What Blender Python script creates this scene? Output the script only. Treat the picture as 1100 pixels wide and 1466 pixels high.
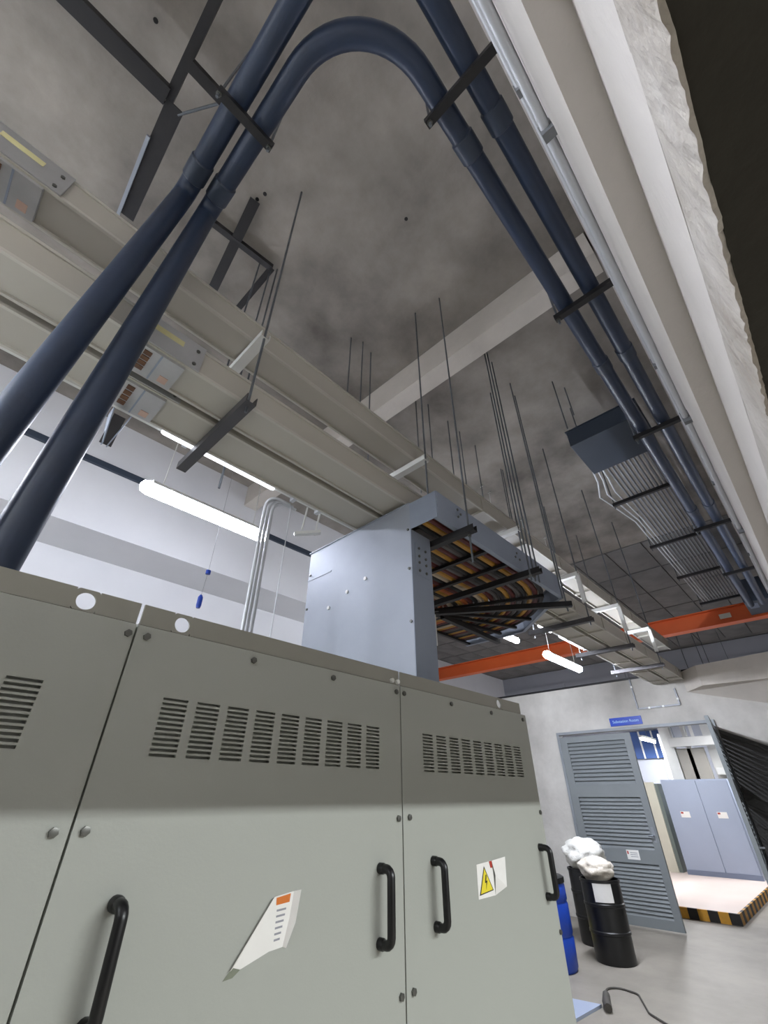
import bpy, bmesh, math, random
from mathutils import Vector, Matrix
random.seed(7)
for o in list(bpy.data.objects): bpy.data.objects.remove(o)
scn = bpy.context.scene
COL = scn.collection
PI = math.pi
# ------------------------------------------------------------------ camera
H = 1.5
cam = bpy.data.cameras.new('camera'); camo = bpy.data.objects.new('camera', cam); COL.objects.link(camo)
cam.sensor_fit = 'HORIZONTAL'; cam.sensor_width = 36; cam.lens = 612 / 1100 * 36
cam.clip_start = 0.02; cam.clip_end = 100
camo.location = (0, 0, H)
camo.rotation_euler = (PI / 2 + math.radians(33.625), 0, math.radians(43.4 - 90))
scn.camera = camo
# ------------------------------------------------------------------ world, exposure
w = bpy.data.worlds.new('world'); scn.world = w; w.use_nodes = True
w.node_tree.nodes['Background'].inputs[0].default_value = (0.75, 0.8, 0.9, 1)
w.node_tree.nodes['Background'].inputs[1].default_value = 0.02
scn.view_settings.view_transform = 'Standard'; scn.view_settings.look = 'None'
scn.view_settings.gamma = 1; scn.view_settings.use_curve_mapping = False
scn.view_settings.exposure = 1.2
LINTEL_FILL_E = 185.0           # unseen reflector lamp, added to brighten the lintel
BIG_E = 28.0           # long lamps in front of the white wall
LAMP_E = 130.0          # pendant lamps in the hall
BACK_W = 110.0          # tube lamp in the room behind the camera
FILL_E = 90.0          # unseen bare tubes, added as fill for the ceiling
FAR_W = 34.0           # lamps over the far room

# ------------------------------------------------------------------ materials
MATS = {}
def s2l(c): return tuple(((v / 255) / 12.92 if v / 255 <= .04045 else ((v / 255 + .055) / 1.055) ** 2.4) for v in c)
def mat(name, rgb, rough=.6, metal=0., var=0., vscale=3., bump=0., bscale=40., emit=0., dark=None, spec=.5, alpha=None, trans=0.):
    """var: strength of the two-scale mottling towards `dark` (or a darker base)."""
    m = bpy.data.materials.new(name); m.use_nodes = True; nt = m.node_tree; b = nt.nodes['Principled BSDF']
    c = s2l(rgb); b.inputs['Base Color'].default_value = (*c, 1)
    b.inputs['Roughness'].default_value = rough; b.inputs['Metallic'].default_value = metal
    b.inputs['Specular IOR Level'].default_value = spec
    if trans: b.inputs['Transmission Weight'].default_value = trans
    if emit:
        b.inputs['Emission Color'].default_value = (*c, 1); b.inputs['Emission Strength'].default_value = emit
    if var or bump: tc = nt.nodes.new('ShaderNodeTexCoord')
    if var:
        d = s2l(dark) if dark else tuple(v * .45 for v in c)
        n1 = nt.nodes.new('ShaderNodeTexNoise'); n1.inputs['Scale'].default_value = vscale; n1.inputs['Detail'].default_value = 7; n1.inputs['Roughness'].default_value = .6
        n2 = nt.nodes.new('ShaderNodeTexNoise'); n2.inputs['Scale'].default_value = vscale * .27; n2.inputs['Detail'].default_value = 4; n2.inputs['Distortion'].default_value = .6
        for n in (n1, n2): nt.links.new(tc.outputs['Object'], n.inputs['Vector'])
        ad = nt.nodes.new('ShaderNodeMath'); ad.operation = 'ADD'
        nt.links.new(n1.outputs[0], ad.inputs[0]); nt.links.new(n2.outputs[0], ad.inputs[1])
        mr = nt.nodes.new('ShaderNodeMapRange'); mr.inputs['From Min'].default_value = .72; mr.inputs['From Max'].default_value = 1.28
        mr.inputs['To Min'].default_value = 0; mr.inputs['To Max'].default_value = var
        nt.links.new(ad.outputs[0], mr.inputs['Value'])
        mx = nt.nodes.new('ShaderNodeMix'); mx.data_type = 'RGBA'
        mx.inputs['A'].default_value = (*c, 1); mx.inputs['B'].default_value = (*d, 1)
        nt.links.new(mr.outputs[0], mx.inputs['Factor']); nt.links.new(mx.outputs['Result'], b.inputs['Base Color'])
    if bump:
        nb = nt.nodes.new('ShaderNodeTexNoise'); nb.inputs['Scale'].default_value = bscale; nb.inputs['Detail'].default_value = 5
        nt.links.new(tc.outputs['Object'], nb.inputs['Vector'])
        bp = nt.nodes.new('ShaderNodeBump'); bp.inputs['Strength'].default_value = bump; bp.inputs['Distance'].default_value = .01
        nt.links.new(nb.outputs[0], bp.inputs['Height']); nt.links.new(bp.outputs[0], b.inputs['Normal'])
    MATS[name] = m; return m
mat('slab', (162, 155, 147), .9, var=.95, vscale=1.7, dark=(92, 87, 81), bump=.35, bscale=14)
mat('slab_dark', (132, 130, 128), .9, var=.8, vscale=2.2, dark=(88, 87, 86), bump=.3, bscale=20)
mat('beam', (206, 199, 190), .85, var=.5, vscale=2.5, dark=(165, 159, 151), bump=.2, bscale=25)
mat('plaster', (208, 205, 199), .85, var=.85, vscale=1.5, dark=(146, 142, 136), bump=.25, bscale=22)
mat('white_wall', (214, 214, 216), .85, var=.35, vscale=.9, dark=(176, 177, 182), bump=.1, bscale=18)
mat('panel_wall', (176, 180, 190), .8, var=.3, vscale=1.2, dark=(150, 154, 165))
mat('lintel', (208, 202, 197), .85, var=.4, vscale=3., dark=(184, 177, 172), bump=.25, bscale=30)
mat('rough_plaster', (190, 184, 178), .95, var=.8, vscale=9., dark=(140, 130, 118), bump=.9, bscale=38)
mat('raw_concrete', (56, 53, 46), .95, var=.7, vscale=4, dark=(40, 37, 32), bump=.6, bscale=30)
mat('floor', (152, 145, 134), .6, var=.8, vscale=1.6, dark=(108, 103, 95), bump=.08, bscale=20)
mat('plinth', (214, 198, 190), .6, var=.3, vscale=2, dark=(190, 176, 168))
mat('cab', (164, 166, 159), .48, var=.12, vscale=1.5, dark=(150, 152, 145), bump=.03, bscale=160)
mat('cab_rail', (150, 148, 139), .5, var=.15, vscale=4)
mat('bolt', (112, 112, 108), .35, metal=.7, var=.3, vscale=60)
mat('black_plastic', (14, 14, 16), .35, var=.2, vscale=20)
mat('black_steel', (30, 30, 33), .5, metal=.2, var=.4, vscale=12, dark=(52, 48, 44))
mat('pipe', (40, 53, 76), .42, var=.45, vscale=9, dark=(28, 35, 46), bump=.05, bscale=60)
mat('pipe_joint', (44, 54, 70), .45, var=.4, vscale=14, dark=(60, 68, 82))
mat('galv', (154, 159, 168), .52, metal=.3, var=.45, vscale=4, dark=(134, 140, 149), bump=.04, bscale=30)
mat('galv_dark', (146, 155, 170), .48, metal=.2, var=.4, vscale=5, dark=(120, 128, 142))
mat('strut_dark', (74, 72, 74), .5, metal=.2, var=.4, vscale=10)
mat('rod', (116, 122, 128), .4, metal=.6, var=.5, vscale=22, dark=(70, 70, 70), bump=.4, bscale=400)
mat('bus', (178, 173, 162), .5, var=.3, vscale=2.4, dark=(156, 151, 142))
mat('bus_lip', (194, 190, 180), .4, metal=.2, var=.2, vscale=6)
mat('bus_joint', (186, 186, 186), .3, metal=.5, var=.3, vscale=10)
mat('insulator', (120, 78, 44), .5, var=.8, vscale=40, dark=(60, 40, 30))
mat('copper_pink', (196, 164, 146), .5, var=.3, vscale=20)
mat('yellow_label', (214, 208, 158), .6, var=.4, vscale=30, dark=(190, 178, 110))
mat('white_steel', (218, 218, 214), .4, var=.15, vscale=8)
mat('cond_white', (200, 202, 206), .4, metal=.2, var=.25, vscale=8)
mat('cond_grey', (128, 130, 134), .45, metal=.3, var=.4, vscale=8)
mat('tube', (236, 242, 255), .5, emit=LAMP_E)
mat('tube_big', (236, 240, 255), .5, emit=BIG_E)
mat('tube_lintel_fill', (238, 245, 255), .5, emit=LINTEL_FILL_E)
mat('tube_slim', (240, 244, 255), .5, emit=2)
mat('tube_fill', (238, 246, 252), .5, emit=FILL_E)
mat('tube_far', (240, 244, 255), .5, emit=36)
mat('door_grey', (126, 131, 133), .45, var=.15, vscale=3, bump=.02, bscale=90)
mat('frame_grey', (142, 147, 152), .5, var=.25, vscale=5)
mat('sign_blue', (14, 62, 176), .4, var=.15, vscale=30, dark=(10, 50, 150))
mat('letter', (176, 214, 244), .5, var=.1, vscale=60)
mat('paper', (232, 230, 226), .7, var=.2, vscale=30, dark=(205, 200, 196))
mat('orange_print', (206, 112, 36), .6, var=.2, vscale=40)
mat('ink', (150, 150, 158), .7, var=.2, vscale=80)
mat('warn_yellow', (232, 214, 52), .5, var=.15, vscale=60)
mat('red_print', (176, 52, 36), .6, var=.2, vscale=60)
mat('glue', (116, 122, 104), .9, var=.5, vscale=60, dark=(140, 142, 130))
mat('orange_steel', (236, 112, 54), .5, var=.35, vscale=3, dark=(206, 88, 44))
mat('blue_plastic', (24, 66, 170), .4, var=.25, vscale=8)
mat('bin_black', (16, 16, 17), .38, var=.3, vscale=9, dark=(30, 30, 30))
mat('bag', (236, 228, 214), .35, var=.35, vscale=12, dark=(170, 150, 130), bump=.7, bscale=45, trans=.15)
mat('bag2', (236, 234, 226), .3, var=.3, vscale=16, bump=.7, bscale=50, trans=.05)
mat('haz_yellow', (206, 150, 48), .6, var=.4, vscale=20)
mat('haz_black', (34, 30, 28), .6, var=.4, vscale=20)
mat('blue_grey', (160, 170, 190), .45, var=.12, vscale=2)
mat('blue_grey_line', (120, 130, 152), .5, var=.1, vscale=2)
mat('cream', (214, 212, 196), .5, var=.2, vscale=3)
mat('green_grey', (112, 122, 118), .5, var=.3, vscale=4)
mat('dark_sheet', (52, 51, 49), .6, metal=.1, var=.5, vscale=3, dark=(38, 37, 36))
mat('dark_duct', (50, 60, 74), .5, var=.3, vscale=3, dark=(42, 50, 60))
mat('glass_blue', (70, 92, 140), .12, var=.3, vscale=2, dark=(40, 54, 96))
mat('yellow_rag', (220, 206, 60), .8, var=.4, vscale=20)
mat('cord', (70, 66, 60), .7, var=.3, vscale=30)
CABLE = {'maroon': (92, 40, 38), 'orange': (176, 94, 46), 'amber': (178, 132, 52), 'cream': (182, 166, 144), 'charcoal': (44, 42, 42), 'black': (24, 24, 26), 'grey': (86, 82, 82), 'rust': (128, 70, 48)}
for k, c in CABLE.items(): mat('cable_' + k, c, .55, var=.35, vscale=9)

# ------------------------------------------------------------------ geometry helpers
ORD = ['first', 'second', 'third', 'fourth', 'fifth', 'sixth', 'seventh', 'eighth', 'ninth', 'tenth']
class MB:
    def __init__(s): s.v = []; s.f = []; s.smooth = False
    def add(s, v, f):
        n = len(s.v); s.v += [tuple(p) for p in v]; s.f += [tuple(i + n for i in q) for q in f]; return s
    def box(s, x0, x1, y0, y1, z0, z1):
        return s.add([(x0, y0, z0), (x1, y0, z0), (x1, y1, z0), (x0, y1, z0), (x0, y0, z1), (x1, y0, z1), (x1, y1, z1), (x0, y1, z1)],
                     [(0, 3, 2, 1), (4, 5, 6, 7), (0, 1, 5, 4), (1, 2, 6, 5), (2, 3, 7, 6), (3, 0, 4, 7)])
    def bar(s, a, b, wd, ht, up=(0, 0, 1)):
        """rectangular bar from a to b, width wd sideways, height ht along up"""
        a = Vector(a); b = Vector(b); d = (b - a).normalized(); u = Vector(up)
        if abs(d.dot(u)) > .99: u = Vector((1, 0, 0))
        r = d.cross(u).normalized(); u = r.cross(d).normalized()
        P = []
        for c in (a, b):
            for i, j in ((-1, -1), (1, -1), (1, 1), (-1, 1)): P.append(c + r * (i * wd / 2) + u * (j * ht / 2))
        return s.add(P, [(0, 3, 2, 1), (4, 5, 6, 7), (0, 1, 5, 4), (1, 2, 6, 5), (2, 3, 7, 6), (3, 0, 4, 7)])
    def channel(s, a, b, wd, ht, t, up=(0, 0, 1)):
        """U profile, open towards up"""
        a = Vector(a); b = Vector(b); d = (b - a).normalized(); u = Vector(up)
        if abs(d.dot(u)) > .99: u = Vector((1, 0, 0))
        r = d.cross(u).normalized(); u = r.cross(d).normalized()
        s.bar(a - u * (ht / 2 - t / 2), b - u * (ht / 2 - t / 2), wd, t, u)
        for k in (-1, 1):
            o = r * (k * (wd / 2 - t / 2)) + u * (t / 2)
            s.bar(a + o, b + o, t, ht - t, u)
        return s
    def prism(s, poly, axis, a0, a1):
        """poly of 2d points extruded on axis 0/1/2"""
        n = len(poly)
        def P(p, a):
            return (a, p[0], p[1]) if axis == 0 else ((p[0], a, p[1]) if axis == 1 else (p[0], p[1], a))
        v = [P(p, a0) for p in poly] + [P(p, a1) for p in poly]
        f = [tuple(range(n)), tuple(range(2 * n - 1, n - 1, -1))]
        f += [(i, n + i, n + (i + 1) % n, (i + 1) % n) for i in range(n)]
        return s.add(v, f)
    def tube(s, pts, r, n=10, caps=True):
        pts = [Vector(p) for p in pts]; m = len(pts); V = []; F = []
        t0 = (pts[1] - pts[0]).normalized()
        u = t0.orthogonal().normalized()
        rs = r if isinstance(r, (list, tuple)) else [r] * m
        for i, p in enumerate(pts):
            if i == 0: t = t0
            elif i == m - 1: t = (pts[-1] - pts[-2]).normalized()
            else: t = ((pts[i + 1] - p).normalized() + (p - pts[i - 1]).normalized()).normalized()
            u = (u - t * u.dot(t)).normalized(); v = t.cross(u)
            for k in range(n):
                a = 2 * PI * k / n; V.append(p + (u * math.cos(a) + v * math.sin(a)) * rs[i])
        for i in range(m - 1):
            for k in range(n):
                F.append((i * n + k, i * n + (k + 1) % n, (i + 1) * n + (k + 1) % n, (i + 1) * n + k))
        if caps: F += [tuple(range(n - 1, -1, -1)), tuple(range((m - 1) * n, m * n))]
        s.smooth = True
        return s.add(V, F)
    def lathe(s, prof, cx, cy, n=28):
        V = []; F = []
        for r, z in prof:
            for k in range(n):
                a = 2 * PI * k / n; V.append((cx + r * math.cos(a), cy + r * math.sin(a), z))
        for i in range(len(prof) - 1):
            for k in range(n): F.append((i * n + k, i * n + (k + 1) % n, (i + 1) * n + (k + 1) % n, (i + 1) * n + k))
        F += [tuple(range(n - 1, -1, -1)), tuple(range((len(prof) - 1) * n, len(prof) * n))]
        s.smooth = True
        return s.add(V, F)
    def plate_holes(s, x0, x1, z0, z1, y0, y1, holes, n=28):
        """vertical plate (thickness y0..y1) with round holes (x,z,r)"""
        bm = bmesh.new()
        cuts = [x0]
        for h in sorted(holes): cuts += [h[0] - (z1 - z0) / 2, h[0] + (z1 - z0) / 2]
        cuts.append(x1)
        for i in range(0, len(cuts) - 1, 2): s.box(cuts[i], cuts[i + 1], y0, y1, z0, z1)
        for hx, hz, r in holes:
            hw = (z1 - z0) / 2; cz = (z0 + z1) / 2; V = []; F = []
            for y in (y0, y1):
                for k in range(n):
                    a = 2 * PI * k / n; V.append((hx + r * math.cos(a), y, hz + r * math.sin(a)))
                for k in range(n):
                    a = 2 * PI * k / n; c, d = math.cos(a), math.sin(a); q = hw / max(abs(c), abs(d))
                    V.append((hx + q * c, y, cz + q * d))
            for k in range(n):
                j = (k + 1) % n
                F += [(k, n + k, n + j, j), (2 * n + k, 2 * n + j, 3 * n + j, 3 * n + k), (k, j, 2 * n + j, 2 * n + k), (n + k, 3 * n + k, 3 * n + j, n + j)]
            s.add(V, F)
        bm.free(); return s
    def mesh(s, name, off=(0, 0, 0), fixn=True):
        me = bpy.data.meshes.new(name)
        me.from_pydata([(a - off[0], b - off[1], c - off[2]) for a, b, c in s.v], [], s.f)
        if fixn:
            bm = bmesh.new(); bm.from_mesh(me); bmesh.ops.recalc_face_normals(bm, faces=bm.faces); bm.to_mesh(me); bm.free()
        if s.smooth:
            for p in me.polygons: p.use_smooth = True
            try: me.set_sharp_from_angle(angle=math.radians(38))
            except Exception: pass
        return me
def tag(o, label=None, cat=None, group=None, kind=None):
    if label: o['label'] = label
    if cat: o['category'] = cat
    if group: o['group'] = group
    if kind: o['kind'] = kind
    return o
def root_of(p):
    while p.parent: p = p.parent
    return p
def link(name, me, m, parent=None, loc=(0, 0, 0)):
    o = bpy.data.objects.new(name, me); COL.objects.link(o)
    if m and me and not me.materials: me.materials.append(MATS[m])
    o.location = loc
    if parent: o.parent = parent
    return o
def build(name, mb, m, parent=None, base=None, bevel=0):
    """world-space builder; parts are stored relative to the (unrotated) root of their thing"""
    if parent:
        me = mb.mesh(name, root_of(parent).location); o = link(name, me, m, parent)
    else:
        if base is None:
            xs, ys, zs = zip(*mb.v); base = ((min(xs) + max(xs)) / 2, (min(ys) + max(ys)) / 2, min(zs))
        o = link(name, mb.mesh(name, base), m, None, base)
    if bevel:
        md = o.modifiers.new('bevel', 'BEVEL'); md.width = bevel; md.segments = 2; md.limit_method = 'ANGLE'
    return o
def empty(name, loc, label, cat, group=None, rz=0):
    o = bpy.data.objects.new(name, None); COL.objects.link(o); o.location = loc; o.rotation_euler = (0, 0, rz); o.empty_display_size = .1
    return tag(o, label, cat, group)
def struct(name, mb, m, label=None, parent=None):
    o = build(name, mb, m, parent); 
    if not parent: tag(o, label, None, None, 'structure')
    return o
def inst(name, src, parent, loc, rot=None):
    """copy of a prototype object sharing its mesh"""
    o = bpy.data.objects.new(name, src if isinstance(src, bpy.types.Mesh) else src.data); COL.objects.link(o); o.parent = parent
    r = root_of(parent).location
    o.location = (loc[0] - r[0], loc[1] - r[1], loc[2] - r[2])
    if rot: o.rotation_euler = rot
    return o
def proto(name, mb, m):
    me = mb.mesh(name); me.materials.append(MATS[m]); return me
def arc(c, r, a0, a1, n, z):
    return [(c[0] + r * math.cos(math.radians(a0 + (a1 - a0) * i / n)), c[1] + r * math.sin(math.radians(a0 + (a1 - a0) * i / n)), z) for i in range(n + 1)]
bolt_y = proto('bolt', MB().tube([(0, .001, 0), (0, -.006, 0), (0, -.0065, 0)], [.0085, .0085, .006], 6), 'bolt')   # head facing -y
bolt_x = proto('bolt', MB().tube([(.001, 0, 0), (-.006, 0, 0), (-.0065, 0, 0)], [.0085, .0085, .006], 6), 'bolt')   # head facing -x

# ------------------------------------------------------------------ structure
SL = 5.2
struct('floor', MB().box(-5, 16, -5, 8.8, -.2, 0), 'floor', 'grey stained concrete floor')
struct('ceiling', MB().box(-5, 7.8, -.6, 8.8, SL, SL + .25), 'slab', 'grey mottled concrete ceiling slab')
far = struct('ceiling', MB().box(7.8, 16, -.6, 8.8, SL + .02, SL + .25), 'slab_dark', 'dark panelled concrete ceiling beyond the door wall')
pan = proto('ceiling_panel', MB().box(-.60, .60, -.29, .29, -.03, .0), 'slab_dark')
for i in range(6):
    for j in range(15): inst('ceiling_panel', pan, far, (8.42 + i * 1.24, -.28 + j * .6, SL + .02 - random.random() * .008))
hole = proto('anchor_hole', MB().tube([(0, 0, .01), (0, 0, -.002)], .014, 10), 'black_plastic')
slab = bpy.data.objects['ceiling']
for x, y in ((-.55, 1.28), (-.56, 1.52), (.36, 1.55), (.34, 1.62), (1.2, .9)): inst('anchor_hole', hole, slab, (x, y, SL))
struct('trim_1', MB().box(2.23, 2.42, -.05, 4.8, 4.88, SL), 'beam', 'pale concrete beam crossing the ceiling')
struct('trim_2', MB().box(-5, 6.2, 4.8, 5.5, 3.8, SL), 'white_wall', 'deep white beam along the left wall')
struct('wall_left', MB().box(-5, 6.2, 5.5, 5.7, 0, SL), 'white_wall', 'white wall behind the cabinets')
struct('wall_left_return', MB().box(6.2, 6.4, 5.5, 8.5, 0, SL), 'white_wall', 'short return of the white wall')
struct('wall_left_far', MB().box(6.4, 15.6, 8.5, 8.7, 0, SL), 'white_wall', 'white wall at the far left of the hall')
struct('wall_end', MB().box(-5.2, -5, -5, 5.7, 0, SL), 'plaster', 'plain end wall')
wf = struct('wall_far', MB().box(15.6, 15.8, -5, 8.7, 0, SL), 'panel_wall', 'pale panelled wall at the far end of the hall')
wp = proto('wall_panel', MB().box(-.025, 0, -1.13, 1.13, -.56, .56), 'panel_wall')
for i in range(7):
    for k in range(3): inst('wall_panel', wp, wf, (15.6, 7.3 - i * 2.3, 1.9 + k * 1.15))
# door wall: partition 3.12 high with a double door opening
DX = 8.26
wd = MB(); wd.box(DX, DX + .18, 3.58, 8.5, 0, 3.12); wd.box(DX, DX + .18, -.05, 1.24, 0, 3.12); wd.box(DX, DX + .18, 1.24, 3.58, 2.41, 3.12)
struct('wall_right', wd, 'plaster', 'stained plaster partition wall with the double door')
struct('trim_3', MB().box(DX - .02, DX + .2, -.05, 8.5, 3.12, 3.15), 'black_steel', 'dark capping strip on top of the partition wall')
fr = MB(); fr.box(DX - .03, DX + .1, 3.56, 3.60, 0, 2.43); fr.box(DX - .03, DX + .1, 1.22, 1.26, 0, 2.43); fr.box(DX - .03, DX + .1, 1.26, 3.56, 2.39, 2.43)
struct('trim_4', fr, 'frame_grey', 'grey steel frame of the double door')
# sloping corbel on the partition, right of the bus ducts
hb = MB().add([(DX, 1.42, 2.83), (DX, -.05, 2.40), (DX, -.05, 3.12), (DX, 1.42, 3.12), (7.95, 1.15, 2.84), (7.72, -.05, 2.78), (7.72, -.05, 3.12), (7.95, 1.15, 3.12)],
              [(0, 1, 2, 3), (4, 7, 6, 5), (0, 4, 5, 1), (3, 2, 6, 7), (0, 3, 7, 4), (1, 5, 6, 2)])
struct('trim_5', hb, 'beam', 'concrete corbel with a sloping underside on the partition wall')
# wall overhead: lintel above the camera, stepped, with a broken lower edge
struct('wall_front', MB().box(-5, 8.26, -.41, -.0635, 2.346, SL), 'lintel', 'pale plastered wall above the opening')
struct('trim_6', MB().box(-5, 8.26, -.41, -.11, 2.12, 2.346), 'lintel', 'pale lintel face above the camera')
from mathutils import noise
nx = 900; V = []; F = []
def nz(x, f, k): return noise.noise(Vector((x * f, k * 7.3, k)))
for i in range(nx + 1):
    x = -1.5 + 5.0 * i / nx
    e = 2.0 + .006 * nz(x, 7, 1) + .005 * nz(x, 28, 2) + .004 * nz(x, 90, 3)
    V += [(x, -.11, 2.12 + .012 * nz(x, 5, 9)), (x, -.1095 + .002 * nz(x, 16, 4), 2.09 + .008 * nz(x, 12, 5)), (x, -.110 + .003 * nz(x, 26, 6), 2.045 + .006 * nz(x, 20, 7)), (x, -.112 + .003 * nz(x, 70, 8), e), (x, -.117, e + .002), (x, -.117, 2.12)]
for i in range(nx):
    for k in range(6):
        F.append((i * 6 + k, i * 6 + (k + 1) % 6, (i + 1) * 6 + (k + 1) % 6, (i + 1) * 6 + k))
m_ = MB().add(V, F); struct('trim_7', m_, 'rough_plaster', 'broken rough plaster edge of the lintel')
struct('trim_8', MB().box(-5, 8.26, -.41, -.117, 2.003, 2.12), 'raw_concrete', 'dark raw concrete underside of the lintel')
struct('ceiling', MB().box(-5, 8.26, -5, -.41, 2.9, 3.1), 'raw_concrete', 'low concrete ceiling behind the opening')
struct('wall_back', MB().box(-5, 8.26, -5.2, -5, 0, 3.1), 'plaster', 'plain wall behind the camera')
struct('wall_side', MB().box(8.26, 8.44, -5, -.05, 0, 3.1), 'plaster', 'plain side wall')

# ------------------------------------------------------------------ lamps
def tube_light(name, x0, x1, y, z, label, group, r=.03, rods=(), top=3.02, mt='tube', open_=False):
    t = empty(name, ((x0 + x1) / 2, y, z), label, 'lamp', group)
    op = open_ or r > .05; q = 1.06 if op else 1.5
    hp = [(y + r * q * math.cos(a), z + (.35 if op else .1) * r + r * (q - .2) * math.sin(a)) for a in [PI * k / 10 for k in range(11)]]
    hp += [(y + (r * q - .003) * math.cos(a), z + (.35 if op else .1) * r + (r * (q - .2) - .003) * math.sin(a)) for a in [PI * k / 10 for k in range(10, -1, -1)]]
    build('reflector', MB().prism(hp, 0, x0 + (.07 if op else .015), x1 - (.07 if op else .015)), 'white_steel', t); pts = [(x0, y, z), (x0 + .25 * r, y, z), (x0 + r, y, z), (x1 - r, y, z), (x1 - .25 * r, y, z), (x1, y, z)]
    build('tube', MB().tube(pts, [r * .25, r * .75, r, r, r * .75, r * .25], 16), mt, t)
    for x in rods: 
        build('rod', MB().tube([(x, y, z + r), (x, y, top)], .004, 6), 'white_steel', t)
        build('hook', MB().tube([(x - .02, y - .02, top - .02), (x, y - .025, top + .01), (x + .02, y, top + .02), (x + .01, y + .02, top)], .007, 6), 'white_steel', t)
    return t
G = 'tube lamps hung below the lighting channel'
tube_light('pendant_lamp', .64, 1.82, 3.29, 3.58, 'large glaring tube lamp hanging above the nearest cabinets, left of the grey riser box', G, .06, (.80, 1.66), top=SL - .02, mt='tube_big')
tube_light('pendant_lamp', 4.43, 4.80, 2.34, 3.04, 'short tube lamp showing as a round glare just below the cable tray bend', G, .034, (4.5, 4.7), top=SL - .02, open_=True)
tube_light('pendant_lamp', 5.54, 6.67, 2.36, 3.04, 'tube lamp glowing below the orange beam, right of the cable tray', G, .048, (5.7, 6.5), top=SL - .02, open_=True)
tube_light('pendant_lamp', -2.2, -1.0, 3.29, 3.58, 'unseen tube lamp added over the cabinets, left of the picture', G, .06, (-2.0, -1.2), top=SL - .02, mt='tube_big')  # out-of-frame lamp continuing the row, added for its light
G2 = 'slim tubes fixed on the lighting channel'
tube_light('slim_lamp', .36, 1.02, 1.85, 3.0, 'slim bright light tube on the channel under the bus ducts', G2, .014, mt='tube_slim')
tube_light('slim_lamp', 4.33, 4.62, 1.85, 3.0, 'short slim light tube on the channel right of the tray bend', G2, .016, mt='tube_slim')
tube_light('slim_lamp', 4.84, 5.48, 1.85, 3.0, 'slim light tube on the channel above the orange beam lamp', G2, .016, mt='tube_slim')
build_ch = empty('lighting_channel', (3, 1.86, 3.03), 'long white lighting channel running under the bus ducts', 'channel')
build('channel', MB().channel((-2, 1.86, 3.04), (8.1, 1.86, 3.04), .05, .035, .003), 'white_steel', build_ch)
for x in (.49, 1.17, 1.36, 2.4, 3.4, 4.4, 5.6): build('clip', MB().box(x - .012, x + .012, 1.83, 1.89, 3.0, 3.06), 'cond_white', build_ch)

def area(name, loc, rot, sx, sy, W, col=(1, 1, 1)):
    l = bpy.data.lights.new(name, 'AREA'); l.shape = 'RECTANGLE'; l.size = sx; l.size_y = sy; l.energy = W; l.color = col
    o = bpy.data.objects.new(name, l); COL.objects.link(o); o.location = loc; o.rotation_euler = rot; return o
# tube lamp in the low room behind the camera (lights the lower half of the cabinets)
def batten(x0, x1, y, z, label, W, col):
    t = empty('batten_lamp', ((x0 + x1) / 2, y, z), label, 'lamp', 'ceiling battens outside the picture')
    build('housing', MB().box(x0, x1, y - .04, y + .04, z + .02, z + .07), 'white_steel', t)
    build('tube', MB().tube([(x0 + .03, y, z), (x1 - .03, y, z)], .012, 10), 'white_steel', t)
    a = area('batten_light', (0, 0, -.02), (0, 0, 0), x1 - x0, .07, W, col); a.parent = t
    return t
batten(.6, 3.4, -2.05, 2.60, 'tube batten in the low room behind the camera', BACK_W, (.94, .985, 1))

def fill_tube(x0, x1, y, z, label):  # unseen tubes added as fill light for the hall ceiling
    t = empty('fill_lamp', ((x0 + x1) / 2, y, z), label, 'lamp', 'unseen fill tubes outside the picture')
    build('tube', MB().tube([(x0, y, z), (x1, y, z)], .02, 12), 'tube_fill', t)
    build('batten', MB().box(x0, x1, y - .02, y + .02, z + .03, z + .06), 'white_steel', t)
    for x in (x0 + .1, x1 - .1): build('rod', MB().tube([(x, y, z + .06), (x, y, SL)], .005, 6), 'rod', t)
tube_light('pendant_lamp', -2.3, -1.1, 1.5, 2.8, 'unseen fill lamp with reflector, added under the bus ducts left of the picture', G, .03, (-2.1, -1.3), top=2.97, mt='tube_lintel_fill')  # unseen downlight, added to brighten the lintel but not the ceiling
fill_tube(-3.4, -2.0, 1.0, 3.3, 'unseen bare fill tube left of the picture, near the lintel wall')
fill_tube(-3.6, -2.2, 3.6, 3.3, 'unseen bare fill tube left of the picture, near the white wall')
# ------------------------------------------------------------------ cabinets
CY = 1.1; ZT = 1.838
def louver_panel(x0, x1, louv):
    xs = [x0, x1]; zs = [.10, ZT]
    blocks = []
    for bx in louv:
        a, b = bx; xs += [a, b]; blocks.append((a, b))
    slots = []
    for k in range(12):
        z = 1.572 + k * .0103; zs += [z, z + .0058]; slots.append((z, z + .0058))
    xs = sorted(set(xs)); zs = sorted(set(zs))
    V = {}; vs = []; fs = []
    def vid(i, j):
        if (i, j) not in V: V[(i, j)] = len(vs); vs.append((xs[i], CY, zs[j]))
        return V[(i, j)]
    for i in range(len(xs) - 1):
        for j in range(len(zs) - 1):
            cx = (xs[i] + xs[i + 1]) / 2; cz = (zs[j] + zs[j + 1]) / 2
            if any(a < cx < b for a, b in blocks) and any(a < cz < b for a, b in slots): continue
            fs.append((vid(i, j), vid(i + 1, j), vid(i + 1, j + 1), vid(i, j + 1)))
    m = MB().add(vs, fs); return m
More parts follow.
